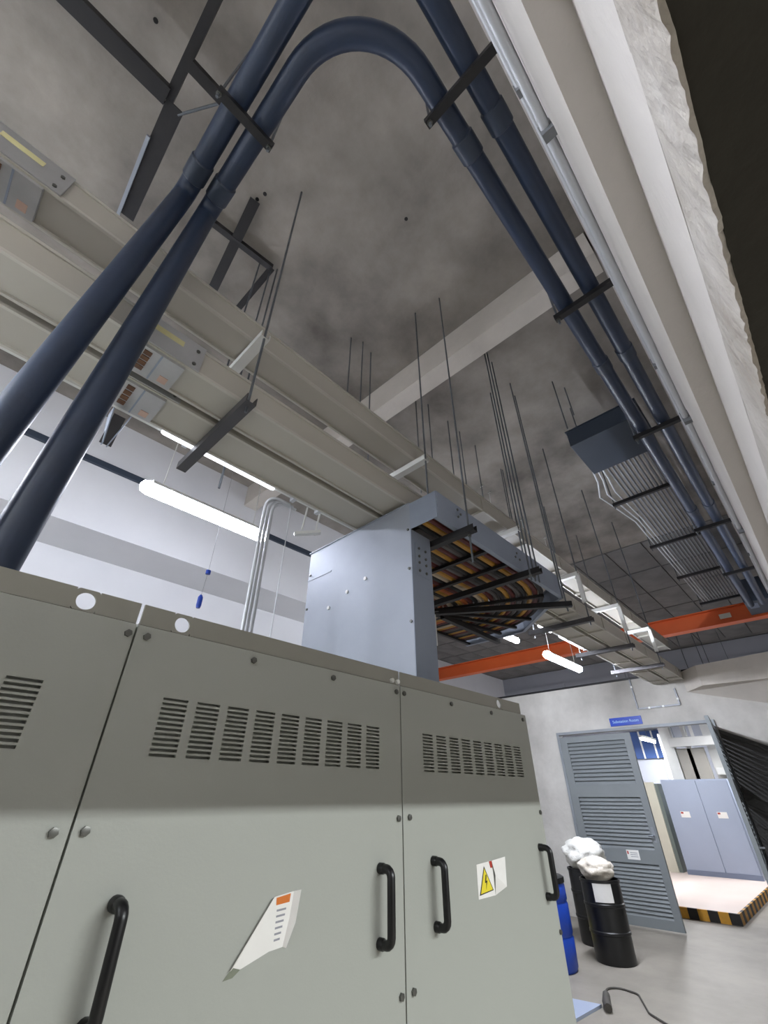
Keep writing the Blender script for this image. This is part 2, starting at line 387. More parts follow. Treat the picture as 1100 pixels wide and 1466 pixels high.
def handle(x, z0, z1, parent):
    y = CY; r = .0115
    p = [(x, y + .001, z1), (x, y - .026, z1)]
    p += [(x, y - .026 - .018 * math.sin(a), z1 - .018 * (1 - math.cos(a))) for a in [PI / 2 * k / 4 for k in range(1, 5)]]
    p += [(x, y - .044, (z0 + z1) / 2)]
    p += [(x, y - .026 - .018 * math.sin(a), z0 + .018 * (1 - math.cos(a))) for a in [PI / 2 * k / 4 for k in range(4, 0, -1)]]
    p += [(x, y - .026, z0), (x, y + .001, z0)]
    h = build('handle', MB().tube(p, r, 12), 'black_plastic', parent); h['label'] = 'black plastic pull handle'
    for z in (z0, z1): build('handle_foot', MB().tube([(x, y + .001, z), (x, y - .014, z), (x, y - .018, z)], [.0135, .0135, .0115], 14), 'black_plastic', h)
def bay(x0, x1, handles, holes, bolts, label, off=.103, endbay=False):
    t = empty('switchgear_cabinet', ((x0 + x1) / 2, 1.7, 0), label, 'cabinet', 'grey cabinets in the row')
    g = .0025
    louv = [(x0 + off + i * .0825, x0 + off + i * .0825 + .06) for i in range(9)]
    p = build('front_panel', louver_panel(x0 + g, x1 - g, louv), 'cab', t)
    md = p.modifiers.new('thick', 'SOLIDIFY'); md.thickness = .012; md.offset = 1 if False else -1
    body = MB(); body.box(x0 + .001, x1 - .001, CY + .05, 2.3, .1, ZT)
    body.box(x0 + .001, x0 + .02, CY + .014, CY + .05, .1, ZT); body.box(x1 - .02, x1 - .001, CY + .014, CY + .05, .1, ZT); body.box(x0 + .02, x1 - .02, CY + .014, CY + .05, ZT - .02, ZT)
    build('body', body, 'cab', t)
    build('louver_backing', MB().box(x0 + off - .02, x0 + off + .75, CY + .0145, CY + .017, 1.55, 1.71), 'cab', t)
    build('base_frame', MB().box(x0, x1, CY + .03, 2.28, 0, .1), 'black_steel', t)
    r = build('lifting_rail', MB().plate_holes(x0 + .004, x1 - .004 if not endbay else x1 - .04, ZT + .002, 1.889, CY + .004, CY + .010, holes), 'cab_rail', t)
    build('rail_foot', MB().box(x0 + .004, x1 - .04, CY + .010, CY + .05, ZT + .001, ZT + .006), 'cab_rail', r)
    for x, z in bolts: inst('bolt', bolt_y, t, (x, CY - .0005, z))
    for x, z0, z1 in handles: handle(x, z0, z1, t)
    return t
S0, S1, S2, S3 = -.615, .318, 1.249, 2.197
b0 = bay(S0, S1, [(-.52, 1.172, 1.33)], [(.2, 1.863, .0195)], [(.29, 1.445), (.303, 1.813), (0, 1.813), (.29, 1.059)], 'grey switchgear cabinet at the left edge of the picture', off=.078)
b1 = bay(S1, S2, [(.432, 1.178, 1.333), (1.146, 1.172, 1.328)], [(.421, 1.863, .019)], [(.342, 1.445), (.345, 1.814), (.635, 1.814), (.926, 1.814), (1.226, 1.814), (1.228, 1.442), (1.229, 1.059), (.34, 1.059)], 'grey switchgear cabinet with two black handles and a torn orange and white sticker')
b2 = bay(S2, S3, [(1.393, 1.172, 1.327), (2.123, 1.163, 1.32)], [(1.956, 1.863, .019)], [(1.281, 1.444), (1.268, 1.814), (1.562, 1.814), (1.867, 1.814), (2.156, 1.814), (2.180, 1.440), (2.184, 1.05), (1.279, 1.059)], 'grey switchgear cabinet with yellow triangle warning sticker at the end of the row', off=.118, endbay=True)
for x in (1.205, 1.235): build('rail_bolt', MB().tube([(x, CY + .004, 1.85), (x, CY - .006, 1.85)], .008, 10), 'white_steel', b1)
# torn sticker on the middle cabinet (xz outline on the door, slightly lifted at the edges)
def flat(pts, y, m, name, parent, t=.0006, label=None):
    mb = MB().prism([(a, b) for a, b in pts], 1, y, y - t)
    o = build(name, mb, m, parent)
    if label: o['label'] = label
    return o
st = flat([(.790, 1.304), (.845, 1.309), (.850, 1.24), (.826, 1.215), (.790, 1.213), (.722, 1.197), (.705, 1.202)], CY, 'paper', 'torn_sticker', b1, .0012, 'torn white warning sticker with an orange header')
flat([(.796, 1.302), (.836, 1.306), (.834, 1.291), (.797, 1.289)], CY - .0012, 'orange_print', 'sticker_header', st)
for k in range(6): flat([(.800, 1.281 - k * .010), (.826 - .002 * k, 1.282 - k * .010), (.826 - .002 * k, 1.2785 - k * .010), (.800, 1.2775 - k * .010)], CY - .0012, 'ink', 'print_line', st)
cu = MB().add([(.845, CY - .0012, 1.309), (.858, CY - .013, 1.312), (.846, CY - .016, 1.255), (.830, CY - .010, 1.214), (.826, CY - .0012, 1.215), (.838, CY - .0012, 1.262)],
              [(0, 1, 2, 5), (5, 2, 3, 4)])
cu.smooth = True
o = build('sticker_curl', cu, 'paper', st)
cl = MB().add([(.790, CY - .001, 1.304), (.783, CY - .008, 1.303), (.694, CY - .007, 1.199), (.705, CY - .001, 1.202)], [(0, 1, 2, 3)])
build('sticker_curl', cl, 'paper', st)
flat([(.703, 1.203), (.722, 1.196), (.706, 1.187), (.684, 1.186)], CY, 'glue', 'glue_patch', b1, .0004)
# warning sticker on the right cabinet
ws = flat([(1.637, 1.299), (1.737, 1.303), (1.740, 1.207), (1.632, 1.207)], CY, 'paper', 'warning_sticker', b2, .0012, 'white sticker with a yellow warning triangle')
flat([(1.682, 1.292), (1.730, 1.222), (1.640, 1.216)], CY - .0012, 'haz_black', 'triangle_border', ws)
flat([(1.682, 1.285), (1.724, 1.2245), (1.647, 1.2195)], CY - .0018, 'warn_yellow', 'triangle', ws)
flat([(1.686, 1.268), (1.678, 1.246), (1.686, 1.247), (1.682, 1.228), (1.694, 1.252), (1.686, 1.251), (1.692, 1.267)], CY - .0024, 'haz_black', 'lightning_mark', ws)
flat([(1.718, 1.302), (1.737, 1.303), (1.737, 1.283), (1.724, 1.284)], CY - .0012, 'red_print', 'print_patch', ws)
cu = MB().add([(1.737, CY - .0012, 1.303), (1.80, CY - .022, 1.312), (1.775, CY - .03, 1.23), (1.740, CY - .0012, 1.207), (1.745, CY - .006, 1.262)], [(0, 1, 4), (4, 1, 2), (4, 2, 3)])
build('sticker_curl', cu, 'paper', ws)

# ------------------------------------------------------------------ grey riser box and ladder tray
BX = 1.654; BY0, BY1 = 1.35, 2.30; BT = 2.978
rb = empty('riser_box', (1.75, 1.82, 1.84), 'galvanised grey riser box standing on the cabinets', 'cable riser')
build('front_cover', MB().box(BX, BX + .004, BY0 + .004, BY1, 1.842, BT), 'galv', rb)
sd = MB(); sd.box(BX, BX + .178, BY0, BY0 + .003, 1.842, BT - .18)
build('side_panel', sd, 'galv_dark', rb)
build('side_panel', MB().box(BX + .004, BX + .178, BY1 - .003, BY1, 1.842, BT), 'galv_dark', rb)
build('back_panel', MB().box(BX + .174, BX + .178, BY0 + .004, BY1 - .004, 1.842, 2.66), 'galv_dark', rb)
build('top_flange', MB().box(BX - .006, BX + .02, BY0, BY1 + .01, BT, BT + .006), 'galv', rb)
build('end_plate', MB().box(BX, BX + .004, 1.155, BY0 + .004, BT - .18, BT), 'galv_dark', rb)
build('splice_plate', MB().box(BX + .03, BX + .15, BY0 - .004, BY0, 2.52, 2.72), 'galv_dark', rb)
for x in (BX + .06, BX + .12):
    for z in (2.55, 2.60, 2.64, 2.69): inst('bolt', bolt_y, rb, (x, BY0 - .004, z))
for z in (2.25, 2.55, 2.8): inst('bolt', bolt_x, rb, (BX, BY1 - .02, z)); inst('bolt', bolt_x, rb, (BX, BY0 + .02, z))
for y, z in ((1.72, 2.60), (1.88, 2.56), (2.05, 2.50)): build('rivet', MB().tube([(BX + .001, y, z), (BX - .006, y, z)], .012, 12), 'white_steel', rb)
build('seam_strip', MB().box(BX - .003, BX, 2.05, 2.30, 2.757, 2.765), 'galv', rb)
tr = empty('cable_ladder', (2.8, 1.75, 2.74), 'grey cable ladder tray bending away above the cabinets, carrying coloured cables', 'cable tray')
def rail(pts, z0, z1, t=.004):
    m = MB()
    for a, b in zip(pts[:-1], pts[1:]):
        m.bar((a[0], a[1], (z0 + z1) / 2), (b[0], b[1], (z0 + z1) / 2), t, z1 - z0)
        d = Vector((b[0] - a[0], b[1] - a[1], 0)).normalized(); n = Vector((-d.y, d.x, 0)) * .014
        for z in (z0 + .002, z1 - .002): m.bar((a[0] + n.x, a[1] + n.y, z), (b[0] + n.x, b[1] + n.y, z), .028, .003)
    return m
build('side_rail', rail([(BX + .005, 1.153), (3.27, 1.153)], 2.797, 2.975), 'galv_dark', tr)
build('side_rail', rail([(3.27, 1.153), (3.36, 1.29), (3.83, 1.78), (3.85, 2.0), (3.85, 2.45)], 2.797, 2.93), 'galv_dark', tr)
build('side_rail', rail([(2.80, 2.45), (2.80, 2.24), (2.74, 2.19), (BX + .19, 2.19)], 2.797, 2.93), 'galv_dark', tr)
for x in (1.94, 2.22, 2.48): build('rung', MB().channel((x, 1.157, 2.815), (x, 2.185, 2.815), .03, .022, .003), 'black_steel', tr)
PV = Vector((2.80, 2.17))
for a in (-68, -36, -22, -10):
    L = .98
    build('rung', MB().channel((PV.x + .05 * math.cos(math.radians(a)), PV.y + .05 * math.sin(math.radians(a)), 2.815), (PV.x + L * math.cos(math.radians(a)), PV.y + L * math.sin(math.radians(a)), 2.815), .026, .022, .003), 'black_steel', tr)
for y in (2.42,): build('rung', MB().channel((2.803, y, 2.815), (3.848, y, 2.815), .03, .022, .003), 'black_steel', tr)
for x, z in ((1.86, 2.89), (1.89, 2.92), (1.86, 2.94), (2.60, 2.88), (2.57, 2.92), (2.54, 2.88)): inst('bolt', bolt_y, tr, (x, 1.151, z))
# cables: along x on the ladder, round the bend, then along y
cols = ['charcoal', 'maroon', 'amber', 'black', 'grey', 'maroon', 'amber', 'charcoal', 'grey', 'maroon', 'amber', 'cream', 'black', 'maroon', 'orange', 'amber', 'charcoal', 'cream', 'rust', 'orange', 'maroon', 'orange', 'cream', 'rust', 'charcoal']
cnt = {}
cols = cols[:22]
for i, c in enumerate(cols):
    y = 1.205 + i * .0435; r = PV.y - y; rr = .0195 + random.uniform(-.002, .001)
    z = 2.829 + rr
    R = max(r, .05)
    pts = [(BX + .05, y, 2.2), (BX + .05, y, z - .12), (BX + .07, y, z - .04), (BX + .13, y, z)] if y > BY0 + .02 else [(BX + .03, y, z)]
    for x in (1.85, 2.0, 2.15, 2.3, 2.45, 2.6): pts.append((x, y + random.uniform(-.0015, .0015), z))
    pts += arc((PV.x, PV.y), R, -90, 0, 9, z) + [(PV.x + R, 2.3, z), (PV.x + R, 2.46, z)]
    o = build('cable', MB().tube(pts, rr, 8), 'cable_' + c, base=(2.3, y, 2.829))
    k = cnt.get(c, 0); cnt[c] = k + 1
    tag(o, ORD[k] + ' ' + c + ' cable from the near rail of the ladder tray' if cols.count(c) > 1 else 'only ' + c + ' cable on the ladder tray', 'cable', 'cables on the ladder tray')
# black struts under the ladder with their rods
def strut_hanger(name, a, b, label, group, rods, z, top=SL, m='black_steel', wd=.041, ht=.041, rr=.006, low=.06):
    t = empty(name, ((a[0] + b[0]) / 2, (a[1] + b[1]) / 2, z), label, 'hanger', group)
    build('strut', MB().channel((a[0], a[1], z), (b[0], b[1], z), wd, ht, .003), m, t)
    for x, y in rods:
        build('rod', MB().tube([(x, y, z - low), (x, y, top)], rr, 6), 'rod', t)
        build('nut', MB().tube([(x, y, z - ht / 2 - .012), (x, y, z - ht / 2)], .011, 6), 'bolt', t)
    return t
Gt = 'struts hanging the ladder tray'
strut_hanger('tray_hanger', (1.865, 1.05), (1.865, 2.24), 'black strut under the ladder tray next to the riser box', Gt, [(1.88, 1.10)], 2.774, low=.2)
strut_hanger('tray_hanger', (2.63, 1.03), (2.63, 2.24), 'black strut under the ladder tray where the bend begins', Gt, [(2.65, 1.09), (2.61, 1.10)], 2.774)
strut_hanger('tray_hanger', (2.80, 2.02), (3.38, 1.14), 'slanting black strut across the ladder tray bend', Gt, [(3.35, 1.17)], 2.774)
strut_hanger('tray_hanger', (2.90, 2.06), (3.86, 2.09), 'black strut at the back of the ladder tray bend', Gt, [], 2.774)
hb_ = empty('hanger_bracket', (2.66, 2.0, 2.5), 'small white bracket with two rods beside the riser box', 'bracket')
build('plate', MB().box(2.66, 2.78, 2.06, 2.066, 2.63, 2.75), 'white_steel', hb_)
for x in (2.66, 2.78): build('rod', MB().tube([(x, 2.05, 2.50), (x, 2.05, 2.755)], .009, 8), 'white_steel', hb_)

# ------------------------------------------------------------------ bus ducts
def busduct(y0, y1, z0, z1, label, joints, x0=-2.2, x1=8.24, seam=.75):
    t = empty('bus_duct', (3, (y0 + y1) / 2, z0), label, 'bus duct', 'beige bus ducts under the ceiling')
    build('body', MB().box(x0, x1, y0, y1, z0 + .012, z1 - .012), 'bus', t)
    for y in (y0 - .006, y1 - .006):
        build('flange', MB().box(x0, x1, y, y + .014, z0, z0 + .014), 'bus_lip', t)
        build('flange', MB().box(x0, x1, y, y + .014, z1 - .014, z1), 'bus_lip', t)
    x = 2.7
    while x < x1 - .1:
        build('cover_strap', MB().box(x, x + .05, y0 - .008, y1 + .008, z0 - .006, z1 + .002), 'bus', t); x += seam
    for jx in joints:
        j = build('joint_plate', MB().box(jx, jx + .26, y0 - .012, y0 - .001, z0 + .004, z1 + .004), 'bus_joint', t); j['label'] = 'bolted joint plate'
        build('yellow_label', MB().box(jx + .03, jx + .17, y0 - .0135, y0 - .012, (z0 + z1) / 2 + .01, (z0 + z1) / 2 + .04), 'yellow_label', j)
        for bx, bz in ((.03, .03), (.23, .03), (.23, .11)): inst('bolt', bolt_y, j, (jx + bx, y0 - .012, z0 + bz))
        u = build('joint_pack', MB().box(jx + .01, jx + .21, y0 + .004, y1 - .01, z0 - .014, z0 + .012), 'bus_joint', t)
        build('slot', MB().box(jx + .115, jx + .122, y0 + .006, y1 - .012, z0 - .0165, z0 - .013), 'galv_dark', u)
        n = 4; s = (y1 - y0 - .05) / n
        for k in range(n): build('insulator_block', MB().box(jx + .055, jx + .085, y0 + .02 + k * s, y0 + .02 + k * s + s * .72, z0 - .018, z0 - .013), 'insulator', u)
        build('copper_tag', MB().box(jx + .15, jx + .185, y1 - .07, y1 - .03, z0 - .016, z0 - .013), 'copper_pink', u)
    return t
busduct(1.43, 1.61, 3.47, 3.625, 'upper beige bus duct, nearest to the dark pipes', [-.62])
busduct(1.40, 1.575, 3.0, 3.15, 'lower beige bus duct, first below the upper one', [.06])
busduct(1.615, 1.815, 2.985, 3.15, 'lower beige bus duct next to the lighting channel', [.08])
# steel wedge bracket under the joint
wb = empty('angle_bracket', (.17, 1.86, 2.86), 'rusty tapered bracket hanging under the bus duct joint', 'bracket')
for dx in (0, .075):
    build('plate', MB().add([(.14 + dx, 1.83, 2.98), (.14 + dx, 1.90, 2.98), (.165 + dx * .3, 1.93, 2.83), (.165 + dx * .3, 1.90, 2.83), (.145 + dx, 1.83, 2.98), (.145 + dx, 1.90, 2.98), (.17 + dx * .3, 1.93, 2.83), (.17 + dx * .3, 1.90, 2.83)],
                            [(0, 1, 2, 3), (4, 7, 6, 5), (0, 4, 5, 1), (1, 5, 6, 2), (2, 6, 7, 3), (3, 7, 4, 0)]), 'galv_dark', wb)
build('web', MB().bar((.18, 1.87, 2.98), (.18, 1.915, 2.83), .05, .004, (0, 1, 0)), 'strut_dark', wb)
# trapeze hangers
Gb = 'trapeze hangers of the bus ducts'
wh = ['beside the dark pipes', 'just above the riser box', 'above the ladder tray', 'right of the ladder tray end', 'far along near the orange beam', 'next to the door wall']
for i, x in enumerate((.54, 1.84, 3.13, 4.38, 5.6, 6.8)):
    t = empty('bus_hanger', (x, 1.36, 2.95), 'trapeze hanger carrying the bus ducts, ' + wh[i], 'hanger', Gb)
    u = build('upper_bracket', MB().channel((x, 1.335, 3.447), (x, 1.66, 3.447), .05, .042, .004), 'white_steel', t)
    build('lower_strut', MB().channel((x, 1.31, 2.955), (x, 1.99, 2.955), .05, .045, .004), 'strut_dark', t)
    build('rod', MB().tube([(x, 1.345, 2.9), (x, 1.345, SL)], .0065, 6), 'rod', t)
    build('rod', MB().tube([(x + (.02 if i else .2), 1.94, 2.9), (x + (.02 if i else .2), 1.94, SL)], .0065, 6), 'rod', t)
    if i >= 3: build('upright', MB().bar((x, 1.345, 3.13), (x, 1.345, 3.44), .04, .03), 'white_steel', t)
Gr = 'loose threaded rods hanging from the slab'
for x, y, z, l in ((1.61, 1.96, 4.0, 'thin threaded rod hanging from the slab left of the cross beam'), (1.72, 1.91, 3.9, 'thin threaded rod hanging between two others left of the cross beam'), (2.63, 2.0, 3.9, 'thin threaded rod hanging just behind the cross beam'), (2.79, 1.95, 3.9, 'second thin threaded rod hanging behind the cross beam'),
                   (3.39, 1.94, 3.9, 'thin rod hanging right of the cross beam by the bus duct'), (3.73, 1.94, 4.0, 'short rod hanging over the bus duct above the riser box'), (2.79, 1.12, 2.76, 'bright galvanised rod hanging to the ladder tray bend'), (3.45, .78, 4.5, 'short rod hanging left of the dark duct box'), (3.16, 1.12, 2.75, 'long bright rod ending at the ladder tray corner'), (3.62, .72, 4.78, 'shortest rod touching the dark duct box'),
                   (4.37, 1.95, 4.0, 'thin rod hanging at the far side of the bus duct')):
    tag(build('threaded_rod', MB().tube([(x, y, z), (x, y, SL)], .006, 6), 'rod'), l, 'rod', Gr)

# ------------------------------------------------------------------ dark blue pipes
ZP = 3.8625; PR = .0445; K = .7875
def fillet(pts, rad, n=10):
    P = [Vector(p) for p in pts]; out = [P[0]]
    for i in range(1, len(P) - 1):
        a, b, c = P[i - 1], P[i], P[i + 1]; u = (a - b).normalized(); v = (c - b).normalized(); r = rad[i - 1]
        ang = u.angle(v); d = r / math.tan(ang / 2); ctr = b + (u + v).normalized() * (r / math.sin(ang / 2))
        s = b + u * d - ctr; e = b + v * d - ctr; tot = s.angle(e); ax = s.cross(e).normalized()
        for k in range(n + 1): out.append(ctr + Matrix.Rotation(tot * k / n, 3, ax) @ s)
    out.append(P[-1]); return out
def dens(pts, st=.4):
    o = [pts[0]]
    for a, b in zip(pts[:-1], pts[1:]):
        k = max(1, int((b - a).length / st))
        for i in range(1, k + 1): o.append(a + (b - a) * i / k)
    return o
pipes = [(.051, -.030, -.118, .30, 'outer dark blue pipe, farther left where it drops to the cabinets', 1.26),
         (.197, .082, .028, .35, 'inner dark blue pipe with the tight overhead bend', 1.26)]
for yr, xr, xv, rad, lab, YV in pipes:
    t = empty('service_pipe', (xv, YV, 1.84), lab, 'pipe', 'pair of dark blue pipes')
    run = [(8.1, yr, ZP), (xr, yr, ZP), (xr, YV, ZP), (xv, YV, 1.842)]
    P = fillet(run, [rad, .07], 14)
    build('pipe_run', MB().tube(dens(P), PR, 28), 'pipe', t)
    for c, d in (((.74, yr, ZP), (1, 0, 0)), ((2.3, yr, ZP), (1, 0, 0)), ((4.65, yr, ZP), (1, 0, 0)), ((xr, YV - .13, ZP), (0, 1, 0))):
        c = Vector(c); d = Vector(d)
        build('socket', MB().tube([c - d * .05, c - d * .045, c + d * .045, c + d * .05], [PR + .001, PR + .006, PR + .006, PR + .001], 28), 'pipe_joint', t)
Gp = 'struts carrying the dark blue pipes'
for x, l in ((.543, 'black pipe strut beside the overhead bend'), (1.73, 'black pipe strut near the cross beam'), (3.1, 'black pipe strut at the dark duct box'), (5.0, 'dark pipe strut far along the pipes'), (6.46, 'dark pipe strut at the far end above the door wall')):
    strut_hanger('pipe_hanger', (x, -.048), (x, .272), l, Gp, [(x, .256)], ZP - PR - .018, wd=.034, ht=.034)
strut_hanger('pipe_hanger', (-.10, .80), (.15, .80), 'black pipe strut on the leftward run of the pipes', Gp, [(.138, .80), (-.09, .80)], ZP - PR - .018, wd=.034, ht=.034)

# galvanised conduits along the lintel wall
for z, l in ((3.28, 'upper thin galvanised conduit running along the pale lintel wall'), (2.90, 'lower thin galvanised conduit running along the pale lintel wall')):
    t = empty('wall_conduit', (2, -.048, z), l, 'conduit', 'conduits on the lintel wall')
    build('tube', MB().tube([(-3, -.048, z), (8.2, -.048, z)], .0125, 10), 'cond_white', t)
    for x in (.55, 1.9, 3.2, 4.6, 6.0): build('saddle', MB().box(x - .012, x + .012, -.0635, -.0335, z - .03, z + .03), 'cond_grey', t)

# ------------------------------------------------------------------ dark duct box, conduits and struts at the upper right
db = empty('duct_box', (4.1, .56, 4.56), 'dark blue-grey metal duct box under the slab beside the pipes', 'duct box')
build('box', MB().box(3.79, 4.43, .20, .885, 4.56, 4.76), 'dark_duct', db, bevel=.004)
build('lid_flange', MB().box(3.78, 4.44, .19, .895, 4.755, 4.765), 'dark_duct', db)
for x in (3.95, 4.3): build('rod', MB().tube([(x, .8, 4.765), (x, .8, SL)], .006, 6), 'rod', db)
Gc = 'conduits leaving the duct box'
for i in range(13):
    y = .335 + i * .046
    bow = max(0, (i - 9)) * .045
    pts = [(4.445, y + (.0 if i < 10 else .004), 4.64), (4.7, y + bow * .3, 4.62), (5.0, y + bow, 4.60), (5.3, y + bow * .6, 4.59), (5.9, y, 4.6), (6.7, y, 4.6), (8.2, y, 4.6), (9.9, y, 4.6)]
    nm = 'conduit' if i < 10 else 'flexible_conduit'
    o = build(nm, MB().tube(pts, .013 if i < 10 else .010, 8), 'cond_grey' if i < 10 else 'cond_white', base=(6, y, 4.6))
    tag(o, ORD[i] + ' straight grey conduit from the pipes, in the bundle leaving the duct box' if i < 10 else ('innermost', 'middle', 'outermost')[i - 10] + ' pale flexible conduit bowing out at the edge of the bundle', 'conduit', Gc if i < 10 else 'pale flexible conduits')
for x, l in ((5.22, 'first black strut under the conduit bundle, nearest the duct box'), (6.74, 'second black strut under the conduit bundle'), (8.2, 'third black strut under the conduit bundle'), (9.8, 'farthest black strut under the conduit bundle')):
    strut_hanger('conduit_hanger', (x, .30), (x, .955), l, 'struts under the conduit bundle', [(x, .94)], 4.555)
bd = empty('air_duct', (9.2, .15, 4.1), 'large dark duct with a pale label at the right, beyond the pipes', 'duct')
build('casing', MB().box(8.6, 9.37, -.05, .28, 4.05, 4.42), 'dark_duct', bd, bevel=.01)
build('label_plate', MB().box(8.72, 8.98, .12, .24, 4.046, 4.05), 'blue_grey_line', bd)
# orange crane beam
ob = empty('crane_beam', (9.5, 3, 4.02), 'orange painted steel beam crossing below the far ceiling', 'beam')
build('web', MB().box(9.49, 9.51, -.05, 8.5, 4.03, 4.29), 'orange_steel', ob)
build('flange', MB().box(9.40, 9.60, -.05, 8.5, 4.02, 4.035), 'orange_steel', ob)
build('flange', MB().box(9.40, 9.60, -.05, 8.5, 4.285, 4.30), 'orange_steel', ob)
build('end_plate', MB().box(9.39, 9.40, .55, .72, 4.10, 4.18), 'cream', ob)

# ------------------------------------------------------------------ steel support frame at the upper left
sf = empty('support_gantry', (-.3, 1.5, 4.9), 'dark steel support frame under the slab left of the pipes', 'support')
build('cross_bar', MB().channel((-2.5, 1.44, 4.95), (-.34, 1.44, 4.95), .10, .05, .006), 'black_steel', sf)
build('long_bar', MB().channel((-.33, .75, 4.97), (-.33, 1.46, 4.97), .05, .05, .005), 'black_steel', sf)
build('hanging_plate', MB().bar((-.29, 1.45, 4.95), (-.27, 2.28, 4.95), .10, .012), 'black_steel', sf)
build('galvanised_strip', MB().bar((-.34, 1.70, 4.93), (-.31, 2.32, 4.93), .02, .02), 'galv', sf)
build('short_bar', MB().bar((-.30, 1.20, 4.9), (-.02, 1.20, 4.9), .06, .05), 'black_steel', sf)
build('tie_rod', MB().tube([(-.26, 1.48, 4.95), (-.02, 1.10, 4.95)], .008, 8), 'rod', sf)
s2 = empty('support_gantry', (.5, 2.0, 5.1), 'dark flat bars under the slab right of the pipes', 'support')
build('flat_bar', MB().bar((.33, 1.62, 5.16), (.46, 2.60, 5.05), .075, .010), 'black_steel', s2)
build('cross_bar', MB().bar((.10, 1.98, 5.14), (.69, 1.93, 5.14), .045, .045), 'black_steel', s2)
build('flat_bar', MB().bar((.69, 1.93, 5.14), (.66, 2.6, 5.02), .05, .010), 'black_steel', s2)
for x, y in ((.60, 1.97), (.69, 1.95)): build('rod', MB().tube([(x, y, 3.7), (x, y, SL)], .006, 6), 'rod', s2)

# ------------------------------------------------------------------ things against the left wall
tag(build('wall_strip', MB().box(-5, 6.2, 4.76, 4.8, 4.53, 4.60), 'dark_duct'), 'dark blue strip fixed along the white beam on the left', 'strip')
Gv = 'white conduits dropping to the cabinets'
for k, (dx, l) in enumerate(((0, 'left white conduit dropping behind the cabinets beside the bright lamp'), (.028, 'middle white conduit dropping behind the cabinets beside the bright lamp'), (.058, 'right white conduit dropping behind the cabinets beside the bright lamp'))):
    x = 1.01 + dx
    P = fillet([(x, 1.9 + .01 * k, 1.842), (x, 1.9 + .01 * k, 2.985), (x + .16, 1.9 + .01 * k, 2.985)], [.09], 8)
    tag(build('drop_conduit', MB().tube(P, .0095, 10), 'cond_white'), l, 'conduit', Gv)
tag(build('thin_wire', MB().tube([(1.165, 1.9, 1.842), (1.18, 1.9, 2.98)], .003, 6), 'cond_white'), 'thin pale wire hanging between the conduits and the riser box', 'wire')
bp = empty('hanging_plug', (1.22, 3.0, 2.62), 'small blue plug hanging on a cord in front of the left wall', 'plug')
build('cord', MB().tube([(1.22, 3.0, 2.72), (1.23, 3.0, 2.93), (1.23, 3.0, SL)], .0012, 6), 'cond_grey', bp)
build('plug', MB().tube([(1.22, 3.0, 2.63), (1.22, 3.0, 2.65), (1.22, 3.0, 2.71), (1.22, 3.0, 2.73)], [.014, .018, .018, .008], 12), 'blue_plastic', bp)
build('rose', MB().tube([(1.23, 3.0, 2.90), (1.23, 3.0, 2.93)], .018, 12), 'blue_plastic', bp)
tag(build('junction_box', MB().box(2.0, 2.2, 2.5, 2.8, 1.842, 2.12), 'blue_grey', bevel=.006), 'pale box on the floor stand behind the cabinets', 'box') if False else None
tb = empty('hook_lamp', (1.36, 1.93, 2.86), 'small white lamp holder hooked on the lighting channel', 'lamp holder')
build('body', MB().bar((1.28, 1.98, 2.86), (1.42, 1.9, 2.9), .03, .02), 'white_steel', tb)
for x in (1.30, 1.40): build('hook', MB().tube([(x, 1.93, 2.88), (x, 1.9, 3.03)], .006, 6), 'white_steel', tb)

# ------------------------------------------------------------------ double door
LW, LH = 1.15, 2.35
slat_me = proto('slat', MB().add([(-.47, -.022, .028), (.47, -.022, .028), (.47, .016, -.032), (-.47, .016, -.032), (-.47, -.017, .031), (.47, -.017, .031), (.47, .021, -.029), (-.47, .021, -.029)],
             [(0, 1, 2, 3), (4, 7, 6, 5), (0, 4, 5, 1), (1, 5, 6, 2), (2, 6, 7, 3), (3, 7, 4, 0)]), 'door_grey')
def door(name, label, loc, rz, flip, sticker):
    """local x runs from the hinge, local +y*flip is the face shown here"""
    t = empty(name, loc, label, 'door', 'leaves of the double door', rz); t['kind'] = 'structure'
    def L(nm, mb, m, p=None):
        me = mb.mesh(nm); return link(nm, me, m, p or t)
    f = MB(); th = .022
    f.box(0, .115, -th, th, .02, LH); f.box(LW - .095, LW, -th, th, .02, LH)
    for a, b in ((.02, .125), (.70, .86), (1.49, 1.66), (2.26, LH)): f.box(.115, LW - .095, -th, th, a, b)
    L('leaf_frame', f, 'door_grey')
    for a, b, n in ((.125, .70, 13), (.86, 1.49, 13), (1.66, 2.26, 11)):
        for k in range(n):
            s = bpy.data.objects.new('slat', slat_me); COL.objects.link(s); s.parent = t
            s.location = (.115 + .47, 0, a + (k + .5) * (b - a) / n); s.scale = (1, flip, 1)
    for z in (.3, 1.2, 2.1): L('hinge', MB().tube([(-.006, flip * .03, z - .05), (-.006, flip * .03, z + .05)], .011, 10), 'frame_grey')
    k = L('lock_plate', MB().box(LW - .07, LW - .03, flip * th, flip * (th + .004), .95, 1.13), 'frame_grey')
    L('knob', MB().tube([(LW - .05, flip * th, 1.03), (LW - .05, flip * (th + .05), 1.03), (LW - .11, flip * (th + .05), 1.03)], .010, 10), 'galv', k)
    if sticker:
        s = L('notice', MB().box(.66, .83, flip * th, flip * (th + .002), .74, .85), 'paper')
        L('print_mark', MB().box(.67, .69, flip * (th + .002), flip * (th + .003), .80, .835), 'red_print', s)
        for q in range(3): L('print_line', MB().box(.71, .81, flip * (th + .002), flip * (th + .003), .77 + q * .022, .777 + q * .022), 'ink', s)
    return t
door('door_1', 'closed grey louvred door leaf behind the black bins', (DX - .012, 3.553, 0), -PI / 2, -1, True)
ang = math.atan2(1.115 - 1.262, 7.13 - 8.24)
